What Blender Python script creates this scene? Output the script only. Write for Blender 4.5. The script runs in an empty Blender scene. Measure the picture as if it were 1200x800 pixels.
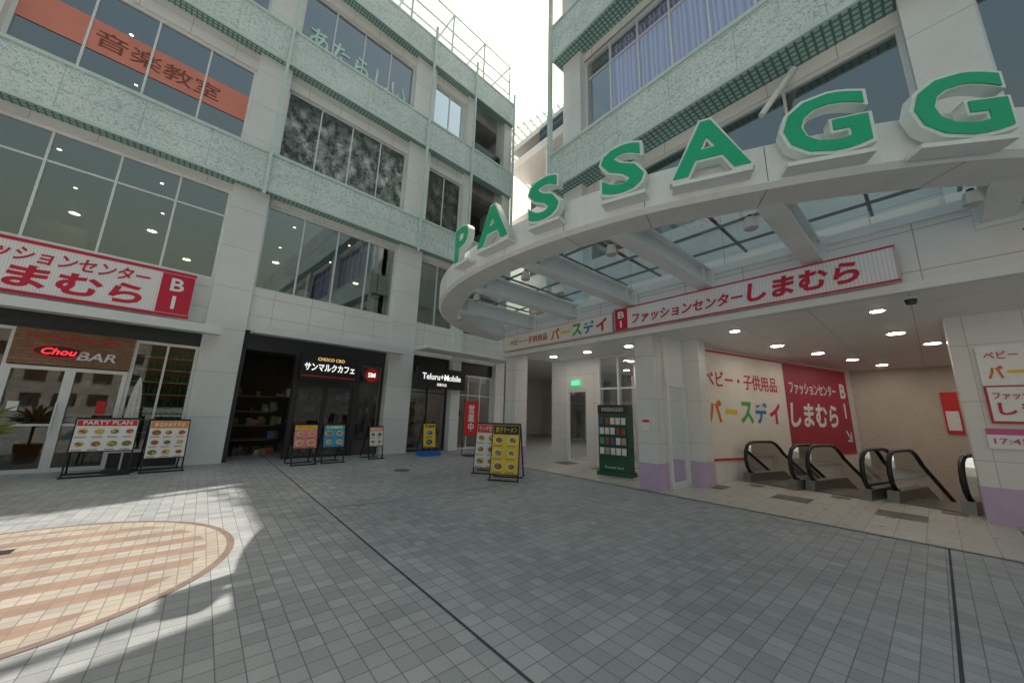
import bpy, bmesh, math, random
from mathutils import Vector, Matrix
random.seed(7)
S=bpy.context.scene; COL=S.collection
R_=math.radians

# ---------------------------------------------------------------- materials
MATS={}
def _nt(name):
    m=bpy.data.materials.new(name); m.use_nodes=True; nt=m.node_tree
    return m,nt,nt.nodes['Principled BSDF']
def N(nt,t,**k):
    n=nt.nodes.new(t)
    for a,b in k.items(): setattr(n,a,b)
    return n
def mth(nt,op,a,b=None,c=None):
    n=nt.nodes.new('ShaderNodeMath'); n.operation=op
    for i,v in enumerate((a,b,c)):
        if v is None: continue
        if isinstance(v,(int,float)): n.inputs[i].default_value=v
        else: nt.links.new(v,n.inputs[i])
    return n.outputs[0]
def mixc(nt,fac,c1,c2,bt='MIX'):
    n=nt.nodes.new('ShaderNodeMixRGB'); n.blend_type=bt
    for i,v in enumerate((fac,c1,c2)):
        if isinstance(v,(int,float)): n.inputs[i].default_value=v
        elif isinstance(v,tuple): n.inputs[i].default_value=(v[0],v[1],v[2],1)
        else: nt.links.new(v,n.inputs[i])
    return n.outputs[0]
def noise(nt,vec,scale,detail=4,rough=.55):
    n=nt.nodes.new('ShaderNodeTexNoise'); n.inputs['Scale'].default_value=scale
    n.inputs['Detail'].default_value=detail; n.inputs['Roughness'].default_value=rough
    nt.links.new(vec,n.inputs['Vector']); return n.outputs['Fac']
def ramp(nt,f,a,b,lo=0.,hi=1.):
    n=nt.nodes.new('ShaderNodeMapRange'); nt.links.new(f,n.inputs[0])
    n.inputs[1].default_value=a;n.inputs[2].default_value=b;n.inputs[3].default_value=lo;n.inputs[4].default_value=hi
    return n.outputs[0]
def objc(nt): return nt.nodes.new('ShaderNodeTexCoord').outputs['Object']
def wallvec(nt):
    o=objc(nt); s=N(nt,'ShaderNodeSeparateXYZ'); nt.links.new(o,s.inputs[0])
    x=mth(nt,'ADD',s.outputs[0],s.outputs[1]); c=N(nt,'ShaderNodeCombineXYZ')
    nt.links.new(x,c.inputs[0]); nt.links.new(s.outputs[2],c.inputs[1]); return c.outputs[0],s
def mat(name,col,rough=.6,var=.10,scale=2.5,metal=0.,bump=0.,streak=0.):
    if name in MATS: return MATS[name]
    m,nt,p=_nt(name); o=objc(nt)
    f=noise(nt,o,scale); f2=noise(nt,o,scale*9,3)
    k=mth(nt,'ADD',ramp(nt,f,.3,.7,-var,var),ramp(nt,f2,.3,.7,-var*.4,var*.4))
    if streak:
        mp=N(nt,'ShaderNodeMapping'); mp.inputs['Scale'].default_value=(6,6,.5); nt.links.new(o,mp.inputs[0])
        k=mth(nt,'SUBTRACT',k,ramp(nt,noise(nt,mp.outputs[0],1.5,5),.52,.8,0,streak))
    k=mth(nt,'ADD',k,1.)
    c=mixc(nt,1.,(col[0],col[1],col[2]),k,'MULTIPLY'); nt.links.new(c,p.inputs['Base Color'])
    p.inputs['Metallic'].default_value=metal
    nt.links.new(ramp(nt,f2,.3,.7,max(0,rough-.08),min(1,rough+.08)),p.inputs['Roughness'])
    if bump:
        b=N(nt,'ShaderNodeBump'); b.inputs['Strength'].default_value=bump; b.inputs['Distance'].default_value=.01
        nt.links.new(f2,b.inputs['Height']); nt.links.new(b.outputs[0],p.inputs['Normal'])
    MATS[name]=m; return m
def emis(name,col,st):
    if name in MATS: return MATS[name]
    m,nt,p=_nt(name); p.inputs['Base Color'].default_value=(*col,1)
    p.inputs['Emission Color'].default_value=(*col,1); p.inputs['Emission Strength'].default_value=st
    MATS[name]=m; return m
def glass(name,tint=(.55,.6,.6),refl=1.6,base=.05,rough=.01,bump=.06):
    if name in MATS: return MATS[name]
    m,nt,p=_nt(name); nt.nodes.remove(p); out=nt.nodes['Material Output']
    t=N(nt,'ShaderNodeBsdfTransparent'); t.inputs[0].default_value=(*tint,1)
    g=N(nt,'ShaderNodeBsdfGlossy'); g.inputs[0].default_value=(.9,.95,.96,1); g.inputs[1].default_value=rough
    o=objc(nt); b=N(nt,'ShaderNodeBump'); b.inputs['Strength'].default_value=bump; b.inputs['Distance'].default_value=.03
    nt.links.new(noise(nt,o,.9,1),b.inputs['Height']); nt.links.new(b.outputs[0],g.inputs['Normal'])
    fr=N(nt,'ShaderNodeFresnel'); fr.inputs[0].default_value=1.5
    f=mth(nt,'MULTIPLY_ADD',fr.outputs[0],refl,base)
    f=mth(nt,'MINIMUM',f,1.)
    mx=N(nt,'ShaderNodeMixShader'); nt.links.new(f,mx.inputs[0]); nt.links.new(t.outputs[0],mx.inputs[1]); nt.links.new(g.outputs[0],mx.inputs[2])
    nt.links.new(mx.outputs[0],out.inputs[0]); MATS[name]=m; return m
def bricks(name,c1,c2,mort,bw,bh,ms,offset=0.,rough=.6,horizontal=False,var=.15,bump=.3,scale=.6,stain=.0):
    if name in MATS: return MATS[name]
    m,nt,p=_nt(name)
    if horizontal: vec=objc(nt)
    else: vec,_=wallvec(nt)
    b=N(nt,'ShaderNodeTexBrick'); b.offset=offset; b.squash=1; nt.links.new(vec,b.inputs['Vector'])
    b.inputs['Color1'].default_value=(*c1,1); b.inputs['Color2'].default_value=(*c2,1); b.inputs['Mortar'].default_value=(*mort,1)
    b.inputs['Scale'].default_value=1; b.inputs['Mortar Size'].default_value=ms; b.inputs['Mortar Smooth'].default_value=.1
    b.inputs['Brick Width'].default_value=bw; b.inputs['Row Height'].default_value=bh; b.inputs['Bias'].default_value=0
    o=objc(nt)
    k=mth(nt,'ADD',ramp(nt,noise(nt,o,scale,5),.3,.7,1-var,1+var*.6),ramp(nt,noise(nt,o,60,2),.3,.7,-.06,.06))
    if stain: k=mth(nt,'SUBTRACT',k,ramp(nt,noise(nt,o,3.1,6,.7),.58,.75,0,stain))
    c=mixc(nt,1.,b.outputs['Color'],k,'MULTIPLY'); nt.links.new(c,p.inputs['Base Color'])
    nt.links.new(ramp(nt,noise(nt,o,5,4),.3,.7,rough-.1,rough+.1),p.inputs['Roughness'])
    if bump:
        bp=N(nt,'ShaderNodeBump'); bp.inputs['Strength'].default_value=bump; bp.inputs['Distance'].default_value=.004
        h=mth(nt,'SUBTRACT',ramp(nt,noise(nt,o,90,2),.3,.7,0,.4),b.outputs['Fac'])
        nt.links.new(h,bp.inputs['Height']); nt.links.new(bp.outputs[0],p.inputs['Normal'])
    MATS[name]=m; return m
def squiggle():
    m,nt,p=_nt('teal_squiggle_panel'); vec,s=wallvec(nt)
    n=noise(nt,vec,7.5,2.5,.6); d=mth(nt,'ABSOLUTE',mth(nt,'SUBTRACT',n,.5))
    line=ramp(nt,d,.010,.024,1,0)
    n2=noise(nt,vec,17,2,.5); d2=mth(nt,'ABSOLUTE',mth(nt,'SUBTRACT',n2,.5)); line2=ramp(nt,d2,.008,.03,.5,0)
    l=mth(nt,'MAXIMUM',line,line2)
    c=mixc(nt,l,(.82,.87,.86),(.30,.53,.51))
    br=N(nt,'ShaderNodeTexBrick'); br.offset=0; nt.links.new(vec,br.inputs['Vector']); br.inputs['Scale'].default_value=1
    br.inputs['Brick Width'].default_value=1.35; br.inputs['Row Height'].default_value=.62; br.inputs['Mortar Size'].default_value=.008
    c=mixc(nt,ramp(nt,br.outputs['Fac'],0,1,0,.6),c,(.3,.36,.34))
    k=ramp(nt,noise(nt,objc(nt),.8,5),.3,.7,.88,1.06); c=mixc(nt,1.,c,k,'MULTIPLY')
    nt.links.new(c,p.inputs['Base Color']); p.inputs['Roughness'].default_value=.45
    return m
def curtain():
    m,nt,p=_nt('curtain_fabric'); vec,s=wallvec(nt)
    w=N(nt,'ShaderNodeTexWave'); w.inputs['Scale'].default_value=1.6; w.inputs['Distortion'].default_value=3; w.inputs['Detail'].default_value=2
    mp=N(nt,'ShaderNodeMapping'); mp.inputs['Scale'].default_value=(1.5,.12,1); nt.links.new(vec,mp.inputs[0]); nt.links.new(mp.outputs[0],w.inputs['Vector'])
    c=mixc(nt,w.outputs['Fac'],(.20,.17,.48),(.62,.56,.86)); nt.links.new(c,p.inputs['Base Color']); p.inputs['Roughness'].default_value=.8
    return m
def photo_film(name,a,b,sc):
    m,nt,p=_nt(name); vec,s=wallvec(nt)
    mp=N(nt,'ShaderNodeMapping'); mp.inputs['Scale'].default_value=(1.2,.85,1); nt.links.new(vec,mp.inputs[0]); vec=mp.outputs[0]
    n=noise(nt,vec,sc,7,.75); v=N(nt,'ShaderNodeTexVoronoi'); v.inputs['Scale'].default_value=sc*1.1; nt.links.new(vec,v.inputs['Vector'])
    f=mth(nt,'MULTIPLY',ramp(nt,n,.42,.6,0,1),ramp(nt,v.outputs['Distance'],.1,.8,1,.35))
    z=ramp(nt,s.outputs[2],11.2,12.1,1,.45)
    f=mth(nt,'MULTIPLY',f,z)
    nt.links.new(mixc(nt,f,a,b),p.inputs['Base Color']); p.inputs['Roughness'].default_value=.5
    MATS[name]=m; return m

white=mat('white_painted_metal',(.85,.86,.86),.4,.05,1.2,streak=.06)
ringm=mat('canopy_white_paint',(.85,.86,.85),.38,.06,1.1,streak=.08)
ringu=mat('canopy_soffit_paint',(.83,.82,.80),.45,.07,1.4)
panel=bricks('pale_stone_panel',(.73,.74,.74),(.77,.78,.78),(.30,.30,.30),.88,.62,.007,0,.5,var=.1,bump=.1,stain=.08)
panelL=bricks('cream_wall_panel',(.81,.79,.77),(.84,.82,.80),(.38,.37,.36),1.05,.60,.006,0,.4,var=.08,bump=.1,stain=.06)
colm=bricks('column_cladding',(.79,.80,.795),(.82,.83,.825),(.45,.45,.45),5.,1.22,.006,0,.45,var=.08,bump=.05,stain=.08)
teal=squiggle()
mint=mat('mint_trim_paint',(.62,.76,.72),.45,.08)
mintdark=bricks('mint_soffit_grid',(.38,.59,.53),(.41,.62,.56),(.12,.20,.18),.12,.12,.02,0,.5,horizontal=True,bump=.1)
silver=mat('aluminium_frame',(.76,.77,.78),.38,.05,2,metal=.3)
frm=mat('grey_window_frame',(.6,.61,.62),.4,.06,2)
dark=mat('dark_metal',(.04,.04,.043),.45,.15)
black=mat('black_signboard',(.012,.012,.014),.35,.1)
gl=glass('window_glass',(.50,.53,.57),1.9,.24)
glu=glass('upper_window_glass',(.88,.88,.92),.4,.02)
gl2=glass('clear_shop_glass',(.80,.82,.83),1.3,.05)
glc=glass('canopy_glass',(.70,.82,.87),1.3,.06,.03)
glr=glass('railing_glass',(.55,.78,.76),1.2,.05)
ceil=bricks('ceiling_panel',(.87,.86,.84),(.88,.87,.85),(.5,.49,.48),1.2,1.2,.006,0,.5,horizontal=True,var=.05,bump=0)
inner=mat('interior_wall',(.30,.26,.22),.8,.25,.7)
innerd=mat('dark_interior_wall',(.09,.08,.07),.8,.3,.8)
slabm=mat('interior_slab',(.38,.38,.38),.8,.2)
lav=mat('lavender_pillar_base',(.62,.47,.68),.4,.06)
pillw=bricks('pillar_panel',(.82,.80,.79),(.84,.82,.81),(.48,.47,.46),.62,.97,.005,0,.35,var=.06,bump=.1)
red=mat('red_sign_paint',(.60,.012,.05),.4,.05)
redb=mat('bright_red_paint',(.72,.02,.02),.4,.05)
signw=mat('sign_white_acrylic',(.90,.90,.90),.3,.03)
green=mat('letter_green_paint',(.01,.45,.22),.35,.06)
lettw=mat('letter_side_white',(.80,.88,.84),.35,.06)
cream=mat('mural_cream',(.86,.81,.72),.5,.04)
lampw=emis('warm_lamp',(1.,.78,.5),12.)
lampn=emis('ceiling_light',(1.,.92,.82),45.)
beige=bricks('beige_tile_wall',(.64,.56,.47),(.68,.60,.51),(.46,.41,.35),.15,.075,.004,.5,.45,var=.08,bump=.1)
pinkfr=mat('pinkish_panel_frame',(.68,.5,.54),.5,.05)

# ---------------------------------------------------------------- mesh tools
def empty(name,parent=None,loc=(0,0,0),rz=0.,rx=0.):
    e=bpy.data.objects.new(name,None); COL.objects.link(e); e.parent=parent; e.location=loc; e.rotation_euler=(rx,0,rz); e.empty_display_size=.2; return e
class MB:
    def __init__(s): s.v=[];s.f=[];s.mi=[];s.m=[]
    def _m(s,m):
        if m not in s.m: s.m.append(m)
        return s.m.index(m)
    def poly(s,pts,m):
        b=len(s.v); s.v+=[tuple(p) for p in pts]; s.f.append(tuple(range(b,b+len(pts)))); s.mi.append(s._m(m))
    def hexa(s,a,bt,m):
        b=len(s.v); s.v+=[tuple(p) for p in a]+[tuple(p) for p in bt]; i=s._m(m); n=len(a)
        s.f.append(tuple(b+n-1-k for k in range(n))); s.mi.append(i)
        s.f.append(tuple(b+n+k for k in range(n))); s.mi.append(i)
        for k in range(n):
            j=(k+1)%n; s.f.append((b+k,b+j,b+n+j,b+n+k)); s.mi.append(i)
    def box(s,x0,x1,y0,y1,z0,z1,m):
        s.hexa([(x0,y0,z0),(x1,y0,z0),(x1,y1,z0),(x0,y1,z0)],[(x0,y0,z1),(x1,y0,z1),(x1,y1,z1),(x0,y1,z1)],m)
    def cyl(s,cx,cy,z0,z1,r,m,n=16,r2=None):
        r2=r if r2 is None else r2
        s.hexa([(cx+r*math.cos(2*math.pi*k/n),cy+r*math.sin(2*math.pi*k/n),z0) for k in range(n)],
               [(cx+r2*math.cos(2*math.pi*k/n),cy+r2*math.sin(2*math.pi*k/n),z1) for k in range(n)],m)
    def down(s,cx,cy,z,r,m,n=8):
        s.cyl(cx,cy,z-.012,z,r*1.25,white,12)
        s.poly([(cx+r*math.cos(2*math.pi*k/n),cy-r*math.sin(2*math.pi*k/n),z-.016) for k in range(n)],m)
    def rod(s,a,b,r,m,n=8):
        a=Vector(a);b=Vector(b);d=(b-a).normalized(); u=d.orthogonal().normalized(); w=d.cross(u)
        pa=[a+u*r*math.cos(2*math.pi*k/n)+w*r*math.sin(2*math.pi*k/n) for k in range(n)]
        s.hexa(pa,[p+(b-a) for p in pa],m)
    def tube(s,pts,r,m,n=8,rx=None):
        rx=rx or r; b=len(s.v); i=s._m(m)
        P=[Vector(p) for p in pts]
        for k,p in enumerate(P):
            d=(P[min(k+1,len(P)-1)]-P[max(k-1,0)]).normalized(); x=Vector((1,0,0)); u=d.cross(x).normalized()
            for j in range(n):
                a=2*math.pi*j/n; s.v.append(tuple(p+x*rx*math.cos(a)+u*r*math.sin(a)))
        for k in range(len(P)-1):
            for j in range(n):
                j2=(j+1)%n; s.f.append((b+k*n+j,b+k*n+j2,b+(k+1)*n+j2,b+(k+1)*n+j)); s.mi.append(i)
        s.f.append(tuple(b+j for j in range(n))); s.mi.append(i)
        s.f.append(tuple(b+(len(P)-1)*n+j for j in range(n))); s.mi.append(i)
    def disc(s,cx,y,cz,r,m,n=20,rz=None):
        rz=rz or r
        s.poly([(cx+r*math.cos(2*math.pi*k/n),y,cz+rz*math.sin(2*math.pi*k/n)) for k in range(n)],m)
    def window(s,x0,x1,z0,z1,y,cols,rows=(),m=None,g=None,fw=.07,d=.10,mw=.045):
        m=m or frm; g=g or gl
        s.box(x0,x0+fw,y,y+d,z0,z1,m); s.box(x1-fw,x1,y,y+d,z0,z1,m)
        s.box(x0+fw,x1-fw,y,y+d,z0,z0+fw,m); s.box(x0+fw,x1-fw,y,y+d,z1-fw,z1,m)
        for k in range(1,cols):
            x=x0+(x1-x0)*k/cols; s.box(x-mw/2,x+mw/2,y+.01,y+d-.01,z0+fw,z1-fw,m)
        for z in rows: s.box(x0+fw,x1-fw,y+.02,y+d-.02,z-mw/2,z+mw/2,m)
        s.poly([(x0+.01,y+d*.5,z0+.01),(x1-.01,y+d*.5,z0+.01),(x1-.01,y+d*.5,z1-.01),(x0+.01,y+d*.5,z1-.01)],g)
    def obj(s,name,parent=None,loc=(0,0,0),rz=0.,smooth=False,fixn=True):
        me=bpy.data.meshes.new(name); me.from_pydata(s.v,[],s.f)
        for m in s.m: me.materials.append(m)
        me.polygons.foreach_set('material_index',s.mi)
        if fixn:
            bm=bmesh.new(); bm.from_mesh(me); bmesh.ops.recalc_face_normals(bm,faces=bm.faces); bm.to_mesh(me); bm.free()
        if smooth: me.polygons.foreach_set('use_smooth',[True]*len(me.polygons))
        me.update(); o=bpy.data.objects.new(name,me); COL.objects.link(o); o.parent=parent; o.location=loc; o.rotation_euler=(0,0,rz); return o
def text(name,body,m,parent,cx,y,cz,w=None,h=None,bold=.0,ext=.004,rz=0.,loc=None,slant=0.):
    cu=bpy.data.curves.new(name,'FONT'); cu.body=body; cu.size=1; cu.offset=bold; cu.extrude=.02; cu.resolution_u=3; cu.align_x='CENTER'
    t=bpy.data.objects.new('tmp',cu); COL.objects.link(t); bpy.context.view_layer.update()
    dg=bpy.context.evaluated_depsgraph_get(); me=bpy.data.meshes.new_from_object(t.evaluated_get(dg)); bpy.data.objects.remove(t)
    xs=[v.co.x for v in me.vertices]; ys=[v.co.y for v in me.vertices]
    if not xs: return None
    x0,x1,y0,y1=min(xs),max(xs),min(ys),max(ys); 
    sx=(w/(x1-x0)) if w else None; sy=(h/(y1-y0)) if h else None
    sx=sx or sy; sy=sy or sx
    for v in me.vertices:
        a=(v.co.x-(x0+x1)/2)*sx; b=(v.co.y-(y0+y1)/2)*sy; c=v.co.z/.02*ext
        v.co=(a+b*slant,-c,b)
    me.materials.clear(); me.materials.append(m)
    o=bpy.data.objects.new(name,me); COL.objects.link(o); o.parent=parent; o.location=loc or (cx,y,cz); o.rotation_euler=(0,0,rz); return o

# ---------------------------------------------------------------- ground
pav=bricks('grey_paving_tiles',(.325,.335,.335),(.445,.45,.445),(.17,.17,.17),.14,.14,.0035,0.,.5,horizontal=True,var=.18,bump=.35,scale=.45,stain=.14)
hA,hB,hC,hD=(-3.75,11.5),(.75,11.5),(2.35,18.15),(-2.05,18.15)
def holed(z,x0,x1,y0,y1,m,name):
    g=MB(); o=[(x0,y0),(x1,y0),(x1,y1),(x0,y1)]; h=[hA,hB,hC,hD]
    for k in range(4):
        j=(k+1)%4; g.poly([(*o[k],z),(*o[j],z),(*h[j],z),(*h[k],z)],m)
    return g.obj(name)
holed(0,-300,300,-300,300,pav,'ground')
joint=mat('dark_joint',(.06,.06,.06),.8)
j=MB()
for (a,b,c,d) in [(-20,7.4,1.66,1.68),(-.12,-.10,-20,7.4),(-12.5,8,7.38,7.41),(-6.3,-6.285,1.69,7.38),(-20,5,-4.5,-4.48)]:
    j.poly([(a,c,.004),(b,c,.004),(b,d,.004),(a,d,.004)],joint)
cov=mat('cast_iron_cover',(.14,.14,.14),.5,.25,8,metal=.5,bump=.4)
for x,y,r in ((2.2,6.2,.2),(-9.3,4.2,.22)):
    j.poly([(x+r*math.cos(2*math.pi*k/24),y+r*math.sin(2*math.pi*k/24),.005) for k in range(24)],cov)
j.obj('paving_joints')
ft=bricks('beige_floor_tiles',(.57,.54,.49),(.62,.59,.54),(.32,.30,.27),.30,.30,.005,0,.35,horizontal=True,var=.1,bump=.15,stain=.06)
ftd=bricks('brown_floor_tiles',(.15,.12,.11),(.19,.15,.14),(.10,.09,.08),.30,.30,.005,0,.4,horizontal=True,var=.1,bump=.15)
e=MB(); e.poly([(-9,7.45,.004),(9,7.45,.004),(9,11.5,.004),(-9,11.5,.004)],ft)
for k in range(11):
    x=-8.4+k*1.5; e.poly([(x,9.0,.008),(x+.6,9.0,.008),(x+.6,9.6,.008),(x,9.6,.008)],ftd)
    e.poly([(x+.75,10.2,.008),(x+1.05,10.2,.008),(x+1.05,10.5,.008),(x+.75,10.5,.008)],ftd)
e.obj('entrance_floor')
def inlay():
    m,nt,p=_nt('striped_inlay_tiles'); o=objc(nt)
    s=N(nt,'ShaderNodeSeparateXYZ'); nt.links.new(o,s.inputs[0])
    b=N(nt,'ShaderNodeTexBrick'); b.offset=0; nt.links.new(o,b.inputs['Vector']); b.inputs['Scale'].default_value=1
    b.inputs['Brick Width'].default_value=.1; b.inputs['Row Height'].default_value=.1; b.inputs['Mortar Size'].default_value=.004
    b.inputs['Color1'].default_value=(.88,.88,.88,1); b.inputs['Color2'].default_value=(1.1,1.1,1.1,1)
    st=mth(nt,'GREATER_THAN',mth(nt,'FRACT',mth(nt,'DIVIDE',mth(nt,'ADD',s.outputs[0],100),.4)),.5)
    r=mth(nt,'SQRT',mth(nt,'ADD',mth(nt,'POWER',s.outputs[0],2),mth(nt,'POWER',s.outputs[1],2)))
    c=mixc(nt,st,(.34,.225,.17),(.43,.385,.325))
    c=mixc(nt,mth(nt,'GREATER_THAN',r,1.5),c,(.43,.37,.30)); c=mixc(nt,mth(nt,'GREATER_THAN',r,1.68),c,(.22,.15,.12))
    c=mixc(nt,1.,c,b.outputs['Color'],'MULTIPLY'); c=mixc(nt,b.outputs['Fac'],c,(.22,.2,.17))
    c=mixc(nt,1.,c,ramp(nt,noise(nt,o,1.5,5),.3,.7,.82,1.1),'MULTIPLY')
    nt.links.new(c,p.inputs['Base Color']); p.inputs['Roughness'].default_value=.6
    return m
i=MB(); i.poly([(1.75*math.cos(2*math.pi*k/72),1.75*math.sin(2*math.pi*k/72),0) for k in range(72)],inlay())
i.box(.35,.5,-.2,.15,.001,.006,dark); i.box(-.9,-.75,-.35,0,.001,.006,dark)
i.obj('round_paving_inlay',loc=(-5.45,-1.25,.005))

# ---------------------------------------------------------------- left building (L frame)
LB=empty('shopping_mall_building',rz=R_(93.25))
cols=[(-15.6,-14.7),(-10.3,-9.4),(-5.0,-4.1),(.4,1.3),(5.7,6.7),(8.55,9.0),(11.0,11.4)]
w=MB()
for a,b in cols: w.box(a,b,12.65,13.35,0,18.4,colm)
spz=[(3.75,5.05),(7.87,8.3),(9.3,9.6),(12.25,13.0),(13.9,14.1),(16.75,17.5)]
for k in range(len(cols)-2):
    x0,x1=cols[k][1],cols[k+1][0]
    for a,b in spz: w.box(x0,x1,12.8,13.2,a,b,panelL)
w.box(9.0,11.0,12.8,13.2,3.75,5.05,panelL)
w.box(11.4,11.6,12.7,24,0,18.4,panelL); w.box(-15.8,-15.6,12.7,24,0,18.4,panelL)
w.box(-15.8,11.6,13.0,24.2,18.4,18.7,slabm)
w.obj('walls',LB)
b=MB()
bands=[(8.12,9.36),(12.88,14.2),(17.3,18.6)]
for a,c in bands:
    b.box(-15.8,11.5,12.45,12.83,a,c,teal)
    b.box(-15.82,11.52,12.41,12.455,a-.06,a+.03,mint); b.box(-15.82,11.52,12.41,12.455,c-.03,c+.06,mint)
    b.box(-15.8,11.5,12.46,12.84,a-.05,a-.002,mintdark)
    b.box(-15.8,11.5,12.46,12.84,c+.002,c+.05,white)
b.obj('spandrel_bands',LB)
b=MB()
for x in (-9.9,-4.5,1.05,6.3,8.7,11.35):
    b.box(x,x+.09,12.3,12.39,7.9,19.2,mint)
b.obj('vertical_posts',LB)
b=MB()
for k in range(len(cols)-2):
    x0,x1=cols[k][1],cols[k+1][0]
    n=4 if x1-x0>3 else 2
    big=(x1<=.5)
    b.window(x0,x1,5.05,7.87,12.9,n,(7.05,) if big else (),m=white if big else silver)
    b.window(x0,x1,9.6,12.25,12.9,n,(),m=white if big else silver)
    b.window(x0,x1,14.1,16.75,12.9,n,(),m=silver)
b.obj('upper_windows',LB)
b=MB()
for z0,z1 in [(3.72,4.95),(8.2,9.4),(12.6,13.8),(17.0,18.2)]:
    b.box(-15.6,11.4,13.36,22,z0,z1,slabm)
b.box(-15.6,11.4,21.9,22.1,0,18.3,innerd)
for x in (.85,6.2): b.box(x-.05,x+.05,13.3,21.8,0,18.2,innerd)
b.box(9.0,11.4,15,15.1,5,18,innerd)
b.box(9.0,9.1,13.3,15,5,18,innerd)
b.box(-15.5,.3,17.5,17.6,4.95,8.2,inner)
b.box(9.05,10.95,12.9,12.93,5.0,6.1,glr)
for z in (9.45,14.25): b.box(9.05,10.95,12.9,12.93,z,z+.9,glr)
for k in range(26):
    x=random.uniform(-4,8); z=random.choice([4.95,9.4]); h=random.uniform(.5,1.3); y=random.uniform(13.7,16)
    if abs(x-.85)<.6 or abs(x-6.2)<.6: continue
    b.box(x,x+random.uniform(.3,1.1),y,y+.3,z,z+h,random.choice([inner,slabm,frm,innerd]))
bl=mat('roller_blind',(.55,.56,.55),.8,.05)
for x,z1_,d_ in ((4.6,7.78,.35),(7.2,7.78,.7),(-6.6,7.78,.9)): b.box(x-.45,x+.45,13.06,13.08,z1_-d_,z1_,bl)
b.obj('interior',LB)
b=MB()
for zc,xs in ((8.19,[-3.2,-1.2,2.4,4.4,7.6]),(12.59,[-2.6])):
    for x in xs:
        for y in (14.6,17.0): b.down(x,y,zc,.045,lampw)
for x,y,z in [(-1.1,13.9,6.3),(-2.6,14.4,6.4),(1.9,13.8,6.3),(4.6,13.9,6.35),(-.3,15.5,6.2)]:
    b.cyl(x,y,z+.05,z+.2,.16,white,14,r2=.05); b.poly([(x+.1*math.cos(2*math.pi*k/8),y-.1*math.sin(2*math.pi*k/8),z+.045) for k in range(8)],lampw); b.cyl(x,y,z+.2,8.18,.01,dark,6)
for x in [-3.6,-2.6,-1.6,-.5,2,3,4,5]:
    for y in (14.,16.): b.down(x,y,3.715,.07,lampw)
for x in (7.3,8.2,9.6,10.5): b.down(x,14.2,3.715,.07,lampn)
b.obj('interior_lamps',LB,fixn=False)
b=MB()
b.poly([(-4.05,12.93,10.35),(.36,12.93,10.35),(.36,12.93,11.25),(-4.05,12.93,11.25)],mat('salmon_window_film',(.78,.27,.20),.5,.05))
b.poly([(1.35,12.93,9.65),(5.65,12.93,9.65),(5.65,12.93,12.2),(1.35,12.93,12.2)],photo_film('crowd_photo_film',(.035,.05,.045),(.72,.78,.74),2.4))
b.poly([(6.75,12.93,9.65),(8.5,12.93,9.65),(8.5,12.93,12.2),(6.75,12.93,12.2)],photo_film('dark_photo_film',(.02,.025,.02),(.25,.28,.24),2.2))
b.poly([(1.35,12.96,14.15),(5.65,12.96,14.15),(5.65,12.96,15.5),(1.35,12.96,15.5)],mat('red_window_film',(.38,.12,.09),.5,.2))
b.obj('window_films',LB)
text('film_text','音楽教室',mat('film_brown_text',(.25,.07,.05),.5),LB,-1.6,12.92,10.8,w=2.5,h=.5,bold=.0,ext=.002)
text('film_text_kana','あたらしい',mat('film_green_text',(.6,.85,.75),.5),LB,3.5,12.93,15.0,w=3.8,h=.9,bold=.02,ext=.002)
b=MB()
for x in [-12,-8,-4,0,3,5.2,7.4,9.4,11.3]:
    b.rod((x,12.7,18.6),(x,12.7,21.3),.05,mint); b.rod((x,12.7,21.3),(x,15.5,21.3),.05,mint); b.rod((x,15.5,18.6),(x,15.5,21.3),.05,mint)
for y,z in [(12.7,21.3),(12.7,20.2),(12.7,19.4),(15.5,21.3)]: b.rod((-12,y,z),(11.3,y,z),.04,mint)
b.obj('roof_railing',LB)
b=MB()
b.box(-8,.75,11.9,12.64,3.42,3.54,white); b.box(-8.01,.76,11.88,11.9,3.36,3.58,silver)
b.box(1.42,6.15,11.9,12.64,3.62,3.72,white); b.box(1.41,6.16,11.88,11.9,3.55,3.76,silver)
for x in (-3.5,-1.8,0): b.rod((x,12.0,3.5),(x,12.64,3.72),.015,silver)
b.box(6.72,11.3,11.7,12.64,3.9,4.02,white)
b.obj('awnings',LB)
brick=bricks('brown_brick',(.28,.13,.07),(.36,.19,.11),(.16,.13,.10),.21,.07,.008,.5,.8,var=.2,bump=.5)
b=MB()
Y=12.95
b.box(-4.1,.4,Y-.02,Y+.2,3.10,3.75,dark)
b.box(-2.62,-.82,Y-.1,Y+.18,2.30,3.10,brick)
b.window(-4.1,-2.62,.0,3.1,Y,2,(2.2,),m=silver,g=gl2)
b.window(-2.62,-1.72,0,2.28,Y-.05,1,(1.0,),m=silver,g=gl2,fw=.08); b.window(-1.72,-.82,0,2.28,Y-.05,1,(1.0,),m=silver,g=gl2,fw=.08)
b.box(-1.80,-1.77,Y-.12,Y-.09,.8,1.5,silver); b.box(-1.67,-1.64,Y-.12,Y-.09,.8,1.5,silver)
b.box(-2.45,-2.3,Y-.052,Y-.048,1.3,1.5,signw); b.box(-1.2,-1.05,Y-.052,Y-.048,1.25,1.55,redb)
b.window(-.82,.4,.35,3.1,Y,2,(),m=silver,g=gl2); b.box(-.82,.4,Y,Y+.15,0,.35,dark)
b.box(1.3,5.7,Y-.02,Y+.2,3.2,3.75,dark)
b.box(1.3,1.42,Y-.1,Y+.1,0,3.2,dark); b.box(2.75,2.87,Y-.15,Y+.1,0,3.2,dark)
b.window(2.87,3.75,0,2.3,Y-.05,1,(),m=dark,g=gl2,fw=.06); b.window(3.75,4.63,0,2.3,Y-.05,1,(),m=dark,g=gl2,fw=.06)
b.box(2.87,4.63,Y-.1,Y+.1,2.3,3.2,dark)
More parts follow.
